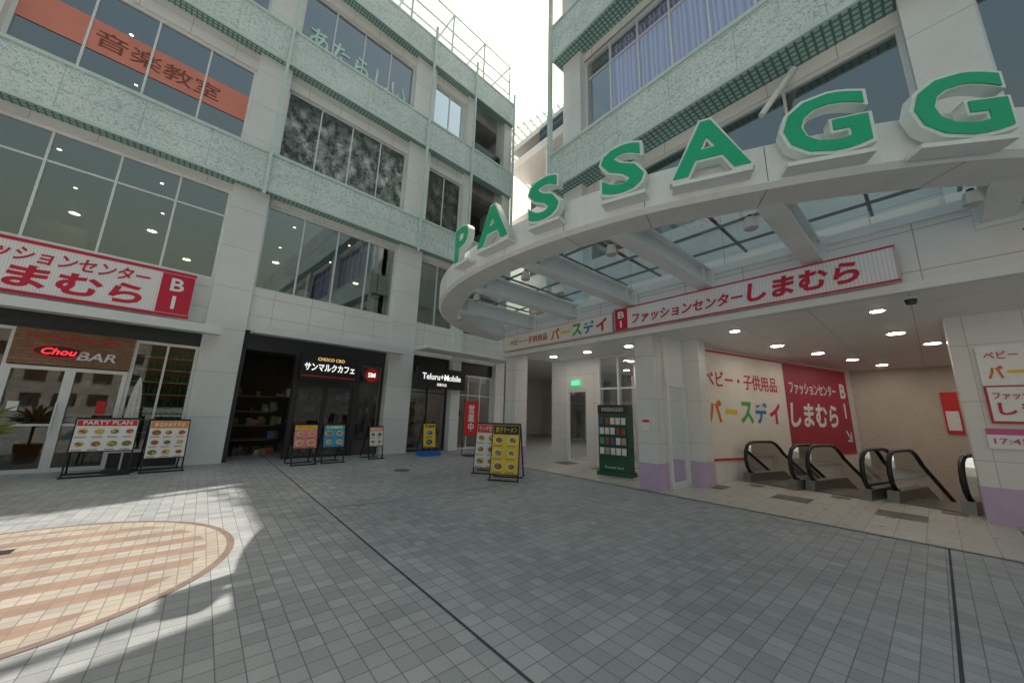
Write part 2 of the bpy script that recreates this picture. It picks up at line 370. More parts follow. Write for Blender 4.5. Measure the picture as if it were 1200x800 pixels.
b.box(4.63,4.78,Y-.1,Y+.1,0,3.2,dark); b.window(4.78,5.7,.5,3.2,Y,1,(),m=dark,g=gl2); b.box(4.78,5.7,Y,Y+.1,0,.5,innerd)
b.box(6.7,11.0,Y-.02,Y+.2,3.2,3.75,black)
b.window(6.7,8.55,0,3.2,Y,2,(2.3,),m=dark,g=gl2); b.window(9.0,11,0,3.2,Y,3,(2.3,),m=silver,g=gl2)
for x0,x1 in ((-9.4,-5.0),(-14.7,-10.3)): b.window(x0,x1,0,3.75,Y,4,(2.4,),m=silver,g=gl2)
b.obj('shopfronts',LB)
b=MB()
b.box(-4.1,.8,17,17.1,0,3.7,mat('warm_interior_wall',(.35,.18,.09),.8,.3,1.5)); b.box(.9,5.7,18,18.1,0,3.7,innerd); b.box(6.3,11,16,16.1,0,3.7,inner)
pal=[mat('goods_%d'%k,c,.5,.2,6) for k,c in enumerate([(.35,.1,.06),(.1,.17,.08),(.5,.42,.28),(.15,.1,.08),(.45,.45,.43),(.1,.13,.24),(.4,.26,.12)])]
for k in range(260):
    x=random.uniform(-4,10.8); 
    if .5<x<1.3: continue
    y=random.choice([14.4,15.2,15.9]); z=random.choice([0,.5,.95,1.4,1.9]) ; sx=random.uniform(.04,.13); h=random.uniform(.08,.3)
    b.box(x-sx,x+sx,y,y+.25+random.random()*.05,z,z+h,random.choice(pal))
for y in (14.35,15.15,15.85):
    for x0,x1 in ((-4,-2.7),(-.7,.4),(1.4,2.6),(4.8,5.6),(6.8,8.5)):
        for z in (.46,.91,1.36,1.86): b.box(x0,x1,y,y+.4,z,z+.03,pal[3])
bot=mat('green_bottle_glass',(.03,.2,.09),.1,.3,5)
for r in range(8):
    z=.5+r*.32; b.box(-.75,.34,13.12,13.32,z-.03,z,pal[2])
    for k in range(11): b.cyl(-.7+k*.1,13.22,z,z+.17,.036,bot,8); b.cyl(-.7+k*.1,13.22,z+.17,z+.25,.012,bot if k%3 else pal[0],6)
b.obj('shop_goods',LB)

# ---------------------------------------------------------------- signs on left building
def stripes():
    m,nt,p=_nt('pinstripe_sign_face'); vec,s=wallvec(nt)
    fr=mth(nt,'FRACT',mth(nt,'MULTIPLY',s.outputs[0],22)); c=mixc(nt,mth(nt,'GREATER_THAN',fr,.78),(.89,.88,.88),(.78,.64,.68))
    nt.links.new(c,p.inputs['Base Color']); p.inputs['Roughness'].default_value=.35; return m
pin=stripes()
sg=empty('clothing_store_sign',LB,(0,0,0))
b=MB(); b.box(-4.2,.02,12.30,12.5,3.73,4.86,signw); b.box(-4.22,.04,12.285,12.30,3.70,3.77,red); b.box(-4.22,.04,12.285,12.30,4.82,4.89,red)
b.poly([(-4.2,12.297,3.78),(-.62,12.297,3.78),(-.62,12.297,4.81),(-4.2,12.297,4.81)],pin)
b.box(-.60,.02,12.28,12.30,3.79,4.80,red); b.obj('panel',sg)
text('kana_small','ファッションセンター',red,sg,-2.25,12.292,4.57,w=2.9,h=.33,bold=.02,slant=.15)
text('kana_large','しまむら',red,sg,-2.2,12.292,4.10,w=2.7,h=.5,bold=.034,slant=.15)
text('floor_mark','B\n1',signw,sg,-.29,12.275,4.3,w=.26,h=.8,bold=.02)
sg=empty('bar_neon_sign',LB)
neon=emis('red_neon',(1.,.02,.03),2.5)
b=MB(); b.disc(-1.95,12.83,2.62,.40,redb,28,.15); b.disc(-1.95,12.826,2.62,.36,black,28,.12); b.obj('oval',sg)
text('name','Chou',neon,sg,-1.95,12.82,2.62,w=.5,h=.14,bold=.01,slant=.3); text('word','BAR',mat('white_neon',(.85,.8,.8),.4),sg,-1.35,12.83,2.56,w=.62,h=.2,bold=.02,slant=.2)
text('top_line','INTERNATIONAL BEER',redb,sg,-1.75,12.84,2.93,w=1.4,h=.09,bold=.01)
sg=empty('cafe_sign',LB); b=MB(); b.box(2.75,4.45,12.2,12.34,2.42,3.2,black); b.box(3.4,3.5,12.34,12.86,2.9,3.0,black); b.obj('panel',sg)
cw=emis('lit_sign_white',(1,1,.97),.9)
text('kana','サンマルクカフェ',cw,sg,3.6,12.195,2.8,w=1.5,h=.24,bold=.02); text('word','CHOCO CRO',emis('lit_sign_amber',(1,.6,.2),.8),sg,3.6,12.195,3.06,w=.8,h=.1,bold=.01)
b=MB(); b.poly([(2.8,12.196,2.5),(4.4,12.196,2.5),(4.4,12.196,2.53),(2.8,12.196,2.53)],redb); b.obj('red_line',sg)
sg=empty('round_cafe_sign',LB); b=MB(); b.disc(4.98,12.3,2.72,.24,redb,24); b.rod((4.98,12.31,2.72),(4.98,12.9,2.72),.03,dark); b.obj('disc',sg); text('glyph','SM',cw,sg,4.98,12.295,2.72,h=.16,bold=.02)
sg=empty('phone_shop_sign',LB); b=MB(); b.box(6.75,9.0,12.3,12.5,2.45,3.25,black); b.obj('panel',sg); text('word','Teluru+Mobile',cw,sg,7.85,12.295,2.9,w=1.8,h=.24,bold=.01); text('kana','西新井店',cw,sg,7.85,12.295,2.6,w=.45,h=.12)

# ---------------------------------------------------------------- connecting block
CB=empty('connecting_walkway_building')
b=MB()
for z in (4.4,8.6,12.8,17.0):
    b.box(-16,-6.6,12.9,21,z,z+.55,panelL)
    b.box(-13.3,-6.7,13.0,13.03,z+.6,z+1.55,glr); b.box(-13.3,-6.7,12.98,13.05,z+1.55,z+1.6,mint)
    for k in range(7): b.box(-13.2+k*1.08,-13.16+k*1.08,13.04,13.08,z+.55,z+1.55,mint)
    if z<17: b.box(-15.9,-6.7,14.8,14.9,z+.55,z+4.2,innerd); b.window(-12.9,-7.2,z+.8,z+3.6,14.6,5,(),m=silver)
b.box(-16,-6.6,13.1,21,18.6,19.0,panelL); b.box(-16,-6.6,17,17.2,17.55,18.6,innerd)
for x in (-12.9,-10,-7.2): b.cyl(x,13.4,4.95,18.6,.16,white,14)
b.obj('floors',CB)
lit=mat('lit_interior_wall',(.74,.72,.67),.8)
b=MB(); b.window(-18,-4.2,0,4.4,19.5,10,(2.4,),m=silver,g=gl2); b.box(-22,-3.9,22,22.2,0,4.4,lit); b.box(-22,-21.8,10,22,0,4.4,lit)
b.box(-22,-9.0,10.6,22,4.30,4.39,ceil)
for k in range(14): b.box(-19.9+k*1.1,-19.9+k*1.1+.2,21.6,21.9,.0,random.uniform(.8,1.9),random.choice(pal))
for x in (-12,-10.5,-9.4):
    for y in (12.3,14,16,18,20.5): b.down(x,y,4.30,.12,lampn)
b.obj('underpass',CB)
AR=empty('atrium_louvre_roof'); b=MB()
o=Vector((-18.4,12.3,20.2)); u=Vector((.967,.255,0)); v=Vector((-.255,.967,0))
for k in range(19): 
    a=o+v*(k*.42)+Vector((0,0,k*.02)); b.rod(a,a+u*10.6,.035,mint,6)
for k in range(22):
    a=o+u*(k*.5)-v*.1; c=a+v*7.8+Vector((0,0,.36)); z0=Vector((0,0,.03)); z1=Vector((0,0,.2)); e_=u*.06
    b.hexa([a+z0,a+e_+z0,c+e_+z0,c+z0],[a+z1,a+e_+z1,c+e_+z1,c+z1],mint)
for s_,t_ in ((3,2),(9.5,2),(3,6.5),(9.5,6.5)):
    a=o+u*s_+v*t_; b.rod((a.x,a.y,18.7),(a.x,a.y,20.4),.08,white)
b.obj('lattice',AR)

# ---------------------------------------------------------------- right building
RB=empty('shopping_mall_building')
b=MB()
b.box(-6.45,26,7.3,9.6,14.35,16.2,panel); b.box(-6.45,26,9.6,30,12.9,16.2,panel)  # mostly unseen top of the building, height chosen to shape its cast shadow
b.box(-6.45,-6.3,7.62,24,4.4,12.9,panel)
b.box(-6.45,-5.75,7.35,7.9,4.4,12.9,colm)
b.box(.5,1.15,7.35,7.9,4.4,12.9,colm); b.box(6.2,6.9,7.35,7.9,4.4,12.9,colm)
b.box(-5.75,.5,7.6,7.85,4.4,5.75,panelL); b.box(-5.75,.5,7.6,7.85,7.85,8.3,panelL)
b.box(1.15,6.2,7.6,7.85,4.4,5.2,panelL); b.box(1.15,6.2,7.6,7.85,7.85,8.3,panelL); b.box(6.9,26,7.6,7.85,4.4,8.3,panelL)
b.box(-5.75,.5,7.55,7.9,9.3,9.7,panelL); b.box(1.15,26,7.55,7.9,9.3,9.7,panelL)
b.box(-5.75,.5,7.55,7.9,12.6,13,panelL); b.box(1.15,26,7.55,7.9,12.6,13,panelL)
b.box(-6.4,26,11,11.2,4.4,12.9,inner); b.box(-6.3,26,7.9,11,8.2,9.3,slabm); b.box(-6.3,26,7.9,11,12.5,12.9,slabm)
b.obj('walls',RB)
b=MB()
for a,c in ((8.2,9.38),(12.95,14.3)):
    b.box(-6.6,26,7.0,7.35,a,c,teal); b.box(-6.62,26,6.955,7.005,a-.06,a+.03,mint); b.box(-6.62,26,6.955,7.005,c-.03,c+.06,mint)
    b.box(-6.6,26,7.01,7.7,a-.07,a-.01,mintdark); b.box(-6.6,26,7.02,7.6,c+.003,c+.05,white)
b.box(-6.72,-6.6,6.9,7.02,4.6,15.6,mint); b.box(-6.62,-6.5,7.4,20,8.2,9.38,teal)
b.obj('spandrel_bands',RB)
b=MB()
b.window(-5.75,.5,9.7,12.6,7.62,7,(11.9,),m=silver,g=glu); b.window(1.15,6.2,9.7,12.6,7.62,5,(11.9,),m=silver,g=glu); b.window(6.9,26,9.7,12.6,7.62,12,(),m=silver)
b.window(-5.75,.5,5.75,7.85,7.65,4,(),m=silver); b.window(1.15,6.2,5.2,7.85,7.65,4,(),m=silver)
cm=curtain(); 
for x0,x1 in ((-5.0,.3),(1.3,6)):
    n=int((x1-x0)/.06); pts=[(x0+k*.06,7.80+.035*math.sin(k*1.05)+.015*math.sin(k*.37)) for k in range(n+1)]
    for k in range(n):
        if (k//14)%6==5: continue
        a,c=pts[k],pts[k+1]; b.poly([(a[0],a[1],9.72),(c[0],c[1],9.72),(c[0],c[1],12.5),(a[0],a[1],12.5)],cm)
b.obj('upper_windows',RB)
b=MB()
for a,c in (((-1.35,7.15,7.15),(-.85,7.55,8.1)),((-4.9,7.1,7.1),(-4.5,7.55,8.1))): b.rod(a,c,.055,white,12)
b.obj('braces',RB)
b=MB()
b.box(-8.9,16,7.2,7.6,3.40,4.42,panelL)
b.box(-8.92,16,7.16,7.2,3.33,3.45,white); b.box(-8.92,16,7.17,7.2,4.30,4.44,white); b.box(1.0,16,7.185,7.2,3.86,3.875,dark)
b.box(-8.9,16,7.6,19.5,3.44,4.29,ceil)
b.obj('fascia_and_ceiling',RB)
b=MB()
for x0,x1,y0,y1 in ((-8.95,-8.45,7.35,7.85),(-4.42,-3.98,7.55,7.98),(-4.0,-3.55,8.95,9.4)):
    b.box(x0,x1,y0,y1,.56,3.44,pillw); b.box(x0-.012,x1+.012,y0-.012,y1+.012,.0,.56,lav)
b.box(.34,2.6,10.0,10.6,.56,3.44,pillw); b.box(.328,2.612,9.988,10.612,0,.56,lav)
b.box(2.6,16,10.0,10.3,0,3.44,pillw)
b.obj('pillars',RB)
b=MB()
b.box(-9.0,-8.3,9.6,9.8,0,3.44,pillw); b.window(-8.3,-7.4,0,2.4,9.62,1,(),m=white,g=gl2); b.box(-8.3,-7.4,9.6,9.8,2.4,3.44,pillw); b.box(-7.4,-7.0,9.6,9.8,0,3.44,pillw)
b.window(-7.0,-4.75,0,3.44,9.62,3,(2.4,),m=white,g=gl2,fw=.06); b.box(-4.75,-4.0,9.6,9.8,0,3.44,beige)
b.box(-3.99,-3.93,8.0,8.94,2.35,3.44,white); b.box(-3.99,-3.9,8.0,8.08,0,2.35,white); b.box(-3.99,-3.9,8.86,8.94,0,2.35,white); b.box(-3.99,-3.9,8.08,8.86,0,.12,white); b.box(-3.99,-3.9,8.08,8.86,2.25,2.35,white)
b.poly([(-3.95,8.08,.12),(-3.95,8.86,.12),(-3.95,8.86,2.25),(-3.95,8.08,2.25)],gl2)
b.rod((-3.86,8.2,.9),(-3.86,8.2,1.3),.015,silver); 
b.box(-9.0,-3.9,15,15.1,0,3.44,lit); b.box(-4.05,-3.97,9.8,15,0,3.44,pillw)
b.box(-6.8,-6.4,11.5,11.9,0,3.44,pillw)
for x0,x1,z0,z1 in ((-6.2,-5.5,.8,2.3),(-8.6,-7.8,1,2.1),(-5.2,-4.6,1,2.2)): b.box(x0,x1,14.9,14.97,z0,z1,random.choice(pal))
b.box(-8.0,-7.7,9.5,9.58,2.55,2.70,emis('exit_sign_green',(.1,.8,.35),.9))
b.obj('entrance_hall',RB)
b=MB()
for x in (-8,-6.6,-5.2): 
    for y in (8.6,11,13): b.down(x,y,3.437,.11,lampn)
for x in (-2.6,-.4,1.8): b.down(x,8.6,3.437,.09,lampn)
for k in range(4):
    for x in (-2.4,-.3): b.down(x+k*.5,11.0+k*1.9,3.437,.135,lampn)
b.obj('ceiling_lights',RB,fixn=False)
b=MB(); b.cyl(-.0,8.0,3.40,3.437,.09,white,18); b.cyl(0,8.0,3.33,3.40,.06,dark,18,r2=.075); b.obj('dome_camera',empty('security_camera'),smooth=False)

b=MB()
d=Vector((2.05,8.5,0)).normalized(); wl=Vector((-3.95,9.4,0)); ang=math.atan2(d.y,d.x)
wn=Vector((d.y,-d.x,0))
def wp(s,z,off=0): q=wl+d*s+wn*off; return (q.x,q.y,z)
Lw=8.95
b.hexa([wp(0,-4.2),wp(Lw,-4.2),wp(Lw,-4.2,-.2),wp(0,-4.2,-.2)],[wp(0,3.44),wp(Lw,3.44),wp(Lw,3.44,-.2),wp(0,3.44,-.2)],pillw)
b.box(-2.2,3.5,18.15,18.35,-4.2,3.44,beige)
b.hexa([(.75,11.5,-4.2),(2.4,18.15,-4.2),(2.6,18.15,-4.2),(.95,11.5,-4.2)],[(.75,11.5,0-.01),(2.4,18.15,-.01),(2.6,18.15,-.01),(.95,11.5,-.01)],pillw)
b.hexa([(.75+1.6,10.6,0),(4,18.15,0),(4.2,18.15,0),(2.55,10.6,0)],[(2.35,10.6,3.44),(4,18.15,3.44),(4.2,18.15,3.44),(2.55,10.6,3.44)],beige)
b.box(-3.8,.8,11.3,11.49,-4.2,-.01,pillw)
b.poly([(-5,11,-4.2),(5,11,-4.2),(5,19,-4.2),(-5,19,-4.2)],ft)
b.box(.2,.55,18.10,18.145,1.3,2.6,redb); b.box(.24,.51,18.095,18.10,1.4,2.0,signw)
b.obj('escalator_hall_walls',RB)
MU=empty('advertising_mural',loc=(wp(0,0,.012)[0],wp(0,0,.012)[1],0),rz=ang)
b=MB(); m0,m1,mm=.15,8.5,4.35
b.poly([(m0,0,.55),(mm,0,.55),(mm,0,3.32),(m0,0,3.32)],cream); b.poly([(mm,-.002,.55),(m1,-.002,.55),(m1,-.002,3.32),(mm,-.002,3.32)],mat('mural_red',(.42,.03,.06),.5,.05))
b.box(m0,m1,-.012,.0,3.32,3.37,redb); b.box(m0,m1,-.012,0,.5,.55,redb)
b.obj('face',MU)
text('line_1','ベビー・子供用品',red,MU,2.2,-.006,2.6,w=3.4,h=.45,bold=.015,ext=.002)
for k,(ch,c) in enumerate(zip('バースデイ',[(.75,.2,.02),(.85,.6,.02),(.1,.4,.1),(.02,.2,.5),(.6,.02,.1)])):
    text('kana_%d'%k,ch,mat('mural_colour_%d'%k,c,.5),MU,.85+k*.7,-.006,1.75,w=.58 if ch!='ー' else .5,h=.6 if ch!='ー' else .12,bold=.035,ext=.002)
text('line_3','ファッションセンター',signw,MU,6.1,-.008,2.6,w=3.0,h=.4,bold=.02,ext=.002)
text('line_4','しまむら',signw,MU,6.0,-.008,1.75,w=3.0,h=.75,bold=.032,ext=.002,slant=.15)
text('floor_mark','B\n1',signw,MU,8.1,-.01,2.3,w=.4,h=1.2,bold=.03,ext=.002); text('arrow','↘',signw,MU,8.1,-.01,1.1,w=.4,bold=.02,ext=.002)

esc_base=mat('escalator_steel',(.24,.23,.22),.35,.08,4,metal=.7)
rub=mat('handrail_rubber',(.012,.012,.014),.35,.1)
gle=glass('escalator_glass',(.66,.63,.58),1.2,.06)
stepm=mat('escalator_step_metal',(.2,.2,.2),.4,.2,8,metal=.5)
def escalator(px,py,wd):
    E=empty('escalator',loc=(px,py,0),rz=-R_(13.5))
    sl=math.tan(R_(30)); L0=1.15; L1=7.9
    for x in (0,wd):
        b=MB(); pts=[(x,.30,.20),(x,.12,.25),(x,.03,.38),(x,.0,.55),(x,.03,.74),(x,.12,.88),(x,.27,.96),(x,.45,.98),(x,L0,.98)]
        for k in range(1,5): pts.append((x,L0+k*.15,.98-.04*k*k*.5))
        y0,z0=pts[-1][1],pts[-1][2]; pts.append((x,L1,z0-(L1-y0)*sl))
        b.tube(pts,.035,rub,10,rx=.045); b.obj('handrail',E,smooth=True)
        b=MB(); low=[(x,L1,z0-(L1-y0)*sl-.75),(x,L0+.4,.2),(x,.3,.2)]
        b.poly([pts[0]]+pts[1:]+low,gle); b.obj('balustrade_glass',E,fixn=False)
        b=MB(); b.hexa([(x-.09,-.05,.0),(x-.09,-.0,.22),(x-.09,L0+.4,.22),(x-.09,L1,.22-(L1-L0-.4)*sl),(x-.09,L1,-.3-(L1-L0-.4)*sl),(x-.09,L0+.4,-.3)],
                       [(x+.09,-.05,.0),(x+.09,-.0,.22),(x+.09,L0+.4,.22),(x+.09,L1,.22-(L1-L0-.4)*sl),(x+.09,L1,-.3-(L1-L0-.4)*sl),(x+.09,L0+.4,-.3)],esc_base)
        b.obj('skirt',E)
    b=MB(); b.box(.09,wd-.09,.0,.95,.01,.025,esc_base)
    y,z=.95,0
    for k in range(17):
        b.box(.09,wd-.09,y+.002,y+.4,z-.25,z-.005,stepm); 
        b.box(.09,wd-.09,y+.36,y+.399,z-.005,z+.003,mat('step_edge_yellow',(.6,.45,.05),.5)); y+=.4; z-=.231 if k>0 else .05
    b.obj('steps',E)
for x,wd in ((-3.3,1.0),(-2.05,.95),(-.75,.95)): escalator(x,10.75,wd)

# ---------------------------------------------------------------- ring canopy
RC=empty('entrance_ring_canopy')
ctrl=[(3.3,9.0),(2.3,7.3),(.86,5.33),(-1.12,4.13),(-2.6,3.58),(-4.2,3.33),(-5.8,3.38),(-7.3,3.85),(-8.55,4.75),(-9.35,6.0),(-9.6,7.4),(-9.4,9.0)]
P=[]
for k in range(1,len(ctrl)-2):
    p0,p1,p2,p3=[Vector(c) for c in ctrl[k-1:k+3]]
    for i_ in range(14):
        t=i_/14; P.append(.5*((2*p1)+(-p0+p2)*t+(2*p0-5*p1+4*p2-p3)*t*t+(-p0+3*p1-3*p2+p3)*t**3))
P.append(Vector(ctrl[-2]))
for it in range(30): P=[P[0]]+[(P[k-1]+P[k]*2+P[k+1])/4 for k in range(1,len(P)-1)]+[P[-1]]
NR=[]
for k in range(len(P)):
    t=(P[min(k+1,len(P)-1)]-P[max(k-1,0)]).normalized(); NR.append(Vector((t.y,-t.x)))
if NR[len(P)//2].y<0: NR=[-n for n in NR]
sec=[(0,4.05),(0,4.50),(.62,4.50),(.62,4.12),(.56,4.05),(.06,4.0)]
sm=[ringm,ringm,ringm,ringu,ringu,ringm]
b=MB()
for k in range(len(P)-1):
    for s_ in range(6):
        a=sec[s_]; c=sec[(s_+1)%6]; 
        q=[(P[k]+NR[k]*a[0],a[1]),(P[k+1]+NR[k+1]*a[0],a[1]),(P[k+1]+NR[k+1]*c[0],c[1]),(P[k]+NR[k]*c[0],c[1])]
        b.poly([(v_.x,v_.y,z_) for v_,z_ in q],sm[s_])
bm_o=b.obj('ring_beam',RC)
bm=bmesh.new(); bm.from_mesh(bm_o.data); bmesh.ops.remove_doubles(bm,verts=bm.verts,dist=.0005); bmesh.ops.recalc_face_normals(bm,faces=bm.faces); bm.to_mesh(bm_o.data); bm.free()
b=MB()
for k in range(6,len(P)-2,10):
    t=(P[k+1]-P[k]).normalized()*.006; a=P[k]-NR[k]*.003
    b.poly([(a.x,a.y,4.06),(a.x+t.x,a.y+t.y,4.06),(a.x+t.x,a.y+t.y,4.49),(a.x,a.y,4.49)],joint)
    a1=P[k]+NR[k]*.06; a2=P[k]+NR[k]*.56
    b.poly([(a1.x,a1.y,3.996),(a1.x+t.x,a1.y+t.y,3.996),(a2.x+t.x,a2.y+t.y,4.046),(a2.x,a2.y,4.046)],joint)
b.obj('panel_joints',RC)
def ring_q(p):
    best=min(range(len(P)),key=lambda k:abs(P[k].x-p)+ (5 if P[k].y>7.3 else 0)); return P[best].y
b=MB()
for p in (.85,-.95,-2.6,-4.25,-5.9,-7.55):
    y0=ring_q(p)+.5; y1=7.2
    b.box(p-.13,p+.13,y0,y1-.002,4.38,4.42,ringm); b.box(p-.13,p+.13,y0,y1-.002,4.04,4.08,ringm); b.box(p-.03,p+.03,y0,y1-.004,4.08,4.38,ringm)
    b.box(p-.18,p+.18,y1-.05,y1-.003,3.98,4.46,white)
    b.rod((p,y0,4.25),(p,y0-.15,4.25),.06,silver)
    for yy in (y0+.25,y1-.3):
        b.box(p-.11,p-.035,yy,yy+.012,4.08,4.38,ringm); b.box(p+.035,p+.11,yy,yy+.012,4.08,4.38,ringm)
b.obj('radial_beams',RC)
b=MB()
for p in (.85,-.95,-2.6,-4.25,-5.9,-7.55):
    y0=ring_q(p)+.75
    b.cyl(p-.25,y0,3.92,4.06,.085,silver,14,r2=.06); b.cyl(p-.25,y0,3.905,3.92,.07,mat('lens_glass',(.5,.5,.5),.1),14)
    b.cyl(p-.25,y0,4.06,4.1,.03,dark,8)
b.obj('floodlights',RC)
b=MB()
inn=[P[k]+NR[k]*.45 for k in range(0,len(P),3)]
b.poly([(v_.x,v_.y,4.54) for v_ in inn if v_.y<7.15]+[],glc)
gm=MB()
for p in [x*.82-8.4 for x in range(12)]:
    if abs(p+4.2)<6: gm.box(p-.02,p+.02,ring_q(p)+.55,7.15,4.545,4.58,dark)
for y in (4.9,5.9,6.7):
    xs=[v_.x for v_ in inn if abs(v_.y-y)<.5]; 
    gm.box(min(xs)+.3,max(xs)-.3,y-.02,y+.02,4.55,4.585,dark)
b.obj('glass_roof',RC,fixn=False); gm.obj('glazing_bars',RC)
LT=empty('entrance_lettering_sign')
lp=[('P',-5.20,4.20),('A',-4.36,4.20),('S',-3.24,4.20),('S',-2.18,4.19),('A',-1.28,4.16),('G',-.42,4.11),('G',.50,4.06),('I',1.15,4.06),('O',1.7,4.06)]
for ch,p,zb in lp:
    k=min(range(len(P)),key=lambda k:abs(P[k].x-p)+(9 if P[k].y>7.3 else 0))
    a=P[k]-NR[k]*.12; n=-NR[k]; rz=math.atan2(n.x,-n.y)
    L_=empty('letter_'+ch,LT,(a.x,a.y,zb),rz)
    wd={'P':.48,'A':.78,'S':.54,'G':.71,'I':.16,'O':.76}[ch]
    text('body',ch,lettw,L_,0,0,.37,w=wd+.05,h=.73,bold=.045,ext=.06)
    text('face',ch,green,L_,0,-.062,.37,w=wd-.02,h=.66,bold=.022,ext=.012)
    bb=MB(); bb.box(-wd*.5,wd*.5,-.07,.11,-.045,.0,ringm); bb.obj('base_plate',L_)

# ---------------------------------------------------------------- signs right
def longsign(name,x0,x1,z0,z1,bg):
    s_=empty(name); b=MB(); b.box(x0,x1,7.06,7.155,z0,z1,pinkfr); b.poly([(x0+.03,7.057,z0+.03),(x1-.03,7.057,z0+.03),(x1-.03,7.057,z1-.03),(x0+.03,7.057,z1-.03)],bg); b.obj('panel',s_); return s_
s_=longsign('clothing_store_sign',-4.62,-.04,3.47,4.0,pin)
b=MB(); b.poly([(-4.59,7.053,3.5),(-4.27,7.053,3.5),(-4.27,7.053,3.97),(-4.59,7.053,3.97)],red); b.box(-4.62,-.04,7.05,7.057,3.47,3.495,red); b.box(-4.62,-.04,7.05,7.057,3.975,4.0,red); b.obj('square',s_)
text('floor_mark','B\n1',signw,s_,-4.43,7.05,3.735,w=.16,h=.38,bold=.02)
text('kana_small','ファッションセンター',red,s_,-3.05,7.045,3.70,w=2.2,h=.24,bold=.02,slant=.15); text('kana_large','しまむら',red,s_,-1.15,7.045,3.735,w=1.45,h=.34,bold=.034,slant=.15)
s_=longsign('baby_goods_store_sign',-8.75,-4.66,3.47,3.96,cream)
text('kana_small','ベビー・子供用品',red,s_,-7.6,7.05,3.70,w=1.6,h=.2,bold=.01)
for k,(ch,c) in enumerate(zip('バースデイ',range(5))):
    text('kana_%d'%k,ch,MATS['mural_colour_%d'%k],s_,-6.5+k*.38,7.05,3.71,w=.32,h=.32 if ch!='ー' else .06,bold=.035)

def posterface(parent,x0,x1,z0,z1,y,bg,hdr,title,nx,nz,foods,txt=None,body=True):
    b=MB(); b.poly([(x0,y,z0),(x1,y,z0),(x1,y,z1),(x0,y,z1)],bg); hh=(z1-z0)*.2
    b.poly([(x0+.01,y-.003,z1-hh),(x1-.01,y-.003,z1-hh),(x1-.01,y-.003,z1-.01),(x0+.01,y-.003,z1-.01)],hdr)
    W=(x1-x0)/nx; H=(z1-z0-hh)/nz
    for i_ in range(nx):
        for k in range(nz):
            cx=x0+W*(i_+.5)+random.uniform(-.04,.04)*W; cz=z0+H*(k+.55); r=min(W,H)*random.uniform(.32,.44)
            b.disc(cx,y-.003,cz,r,foods[0],18,r*.8); b.disc(cx+r*.06,y-.006,cz,r*.82,foods[1+random.randrange(len(foods)-1)],14,r*.62); b.disc(cx-r*.2,y-.009,cz+r*.1,r*.4,foods[1+random.randrange(len(foods)-1)],9,r*.3)
            b.disc(cx+r*.3,y-.0095,cz-r*.15,r*.25,foods[1+random.randrange(len(foods)-1)],7)
            if body:
                for q_ in range(2):
                    zz=cz-H*(.42+.06*q_); b.poly([(cx-W*.4,y-.004,zz-H*.015),(cx+W*random.uniform(.1,.35),y-.004,zz-H*.015),(cx+W*.3,y-.004,zz+H*.015),(cx-W*.4,y-.004,zz+H*.015)],dark if q_ else redb)
    b.obj('poster',parent)
    if title: text('title',title,txt or signw,parent,(x0+x1)/2,y-.006,z1-hh/2,w=(x1-x0)*.8,h=hh*.62,bold=.01,ext=.002)
FD=[mat('plate_white',(.75,.74,.7),.4),mat('food_brown',(.3,.12,.04),.5,.4,20),mat('food_yellow',(.65,.42,.06),.5,.3,20),mat('food_green',(.1,.28,.05),.5,.4,20),mat('food_red',(.5,.07,.03),.5,.3,20)]
pw=mat('poster_white',(.82,.81,.77),.5,.05); py=mat('poster_yellow',(.82,.58,.03),.5,.08); por=mat('poster_orange',(.8,.28,.03),.5,.08); ppk=mat('poster_pink',(.8,.24,.28),.5,.08); pbl=mat('poster_blue',(.05,.35,.6),.5,.08); pgr=mat('poster_green',(.1,.4,.2),.5)
def aboard(loc,rz,w,h,args,parent=None,z0=.15,name='a_frame_sign',fm=black):
    A=empty(name,parent,loc,rz); b=MB()
    def pt(x,z,o=0): return (x,-.02+z*.17+o,z)
    for x in (-w/2,w/2-.03):
        b.hexa([pt(x,0),pt(x+.03,0),pt(x+.03,0,.03),pt(x,0,.03)],[pt(x,h),pt(x+.03,h),pt(x+.03,h,.03),pt(x,h,.03)],fm)
        b.hexa([(x,h*.34+.33,0),(x+.03,h*.34+.33,0),(x+.03,h*.34+.36,0),(x,h*.34+.36,0)],[pt(x,h-.02,.03),pt(x+.03,h-.02,.03),pt(x+.03,h-.02,.06),pt(x,h-.02,.06)],fm)
    b.hexa([pt(-w/2,z0-.03,-.003),pt(w/2,z0-.03,-.003),pt(w/2,z0-.03,.025),pt(-w/2,z0-.03,.025)],[pt(-w/2,h+.02,-.003),pt(w/2,h+.02,-.003),pt(w/2,h+.02,.025),pt(-w/2,h+.02,.025)],fm)
    for y in (-.1,.45): b.box(-w/2-.02,w/2+.02,y,y+.04,.0,.03,fm)
    b.obj('frame',A)
    F=empty('face',A,(0,-.03,0),0,-math.atan(.17))
    posterface(F,-w/2+.025,w/2-.025,z0,h-.01,-.004,*args); return A
aboard((-6.72,5.55,0),R_(38),.70,1.28,(py,black,'餃子ラーメン',2,3,FD,py),name='food_menu_sign')
aboard((-7.75,5.75,0),R_(38),.62,1.26,(pw,redb,'ランチ定食',2,3,FD,pw),name='food_menu_sign')
aboard((2.95,11.3,0),0,.62,1.08,(ppk,py,'マンゴー',2,2,[FD[0],FD[2],por],redb,True),LB,z0=.45,name='cafe_menu_stand')
aboard((3.72,11.35,0),0,.62,1.08,(pbl,pgr,'SUMMER',2,2,[FD[0],FD[2],FD[1],por],None,True),LB,z0=.45,name='cafe_menu_stand')
aboard((5.1,11.6,0),0,.48,1.0,(pw,por,'MENU',2,2,FD),LB,z0=.4,name='cafe_menu_stand')
aboard((-.85,11.7,0),R_(2),.95,1.18,(pw,redb,'PARTY PLAN',4,2,FD),LB,z0=.52,name='restaurant_menu_board')
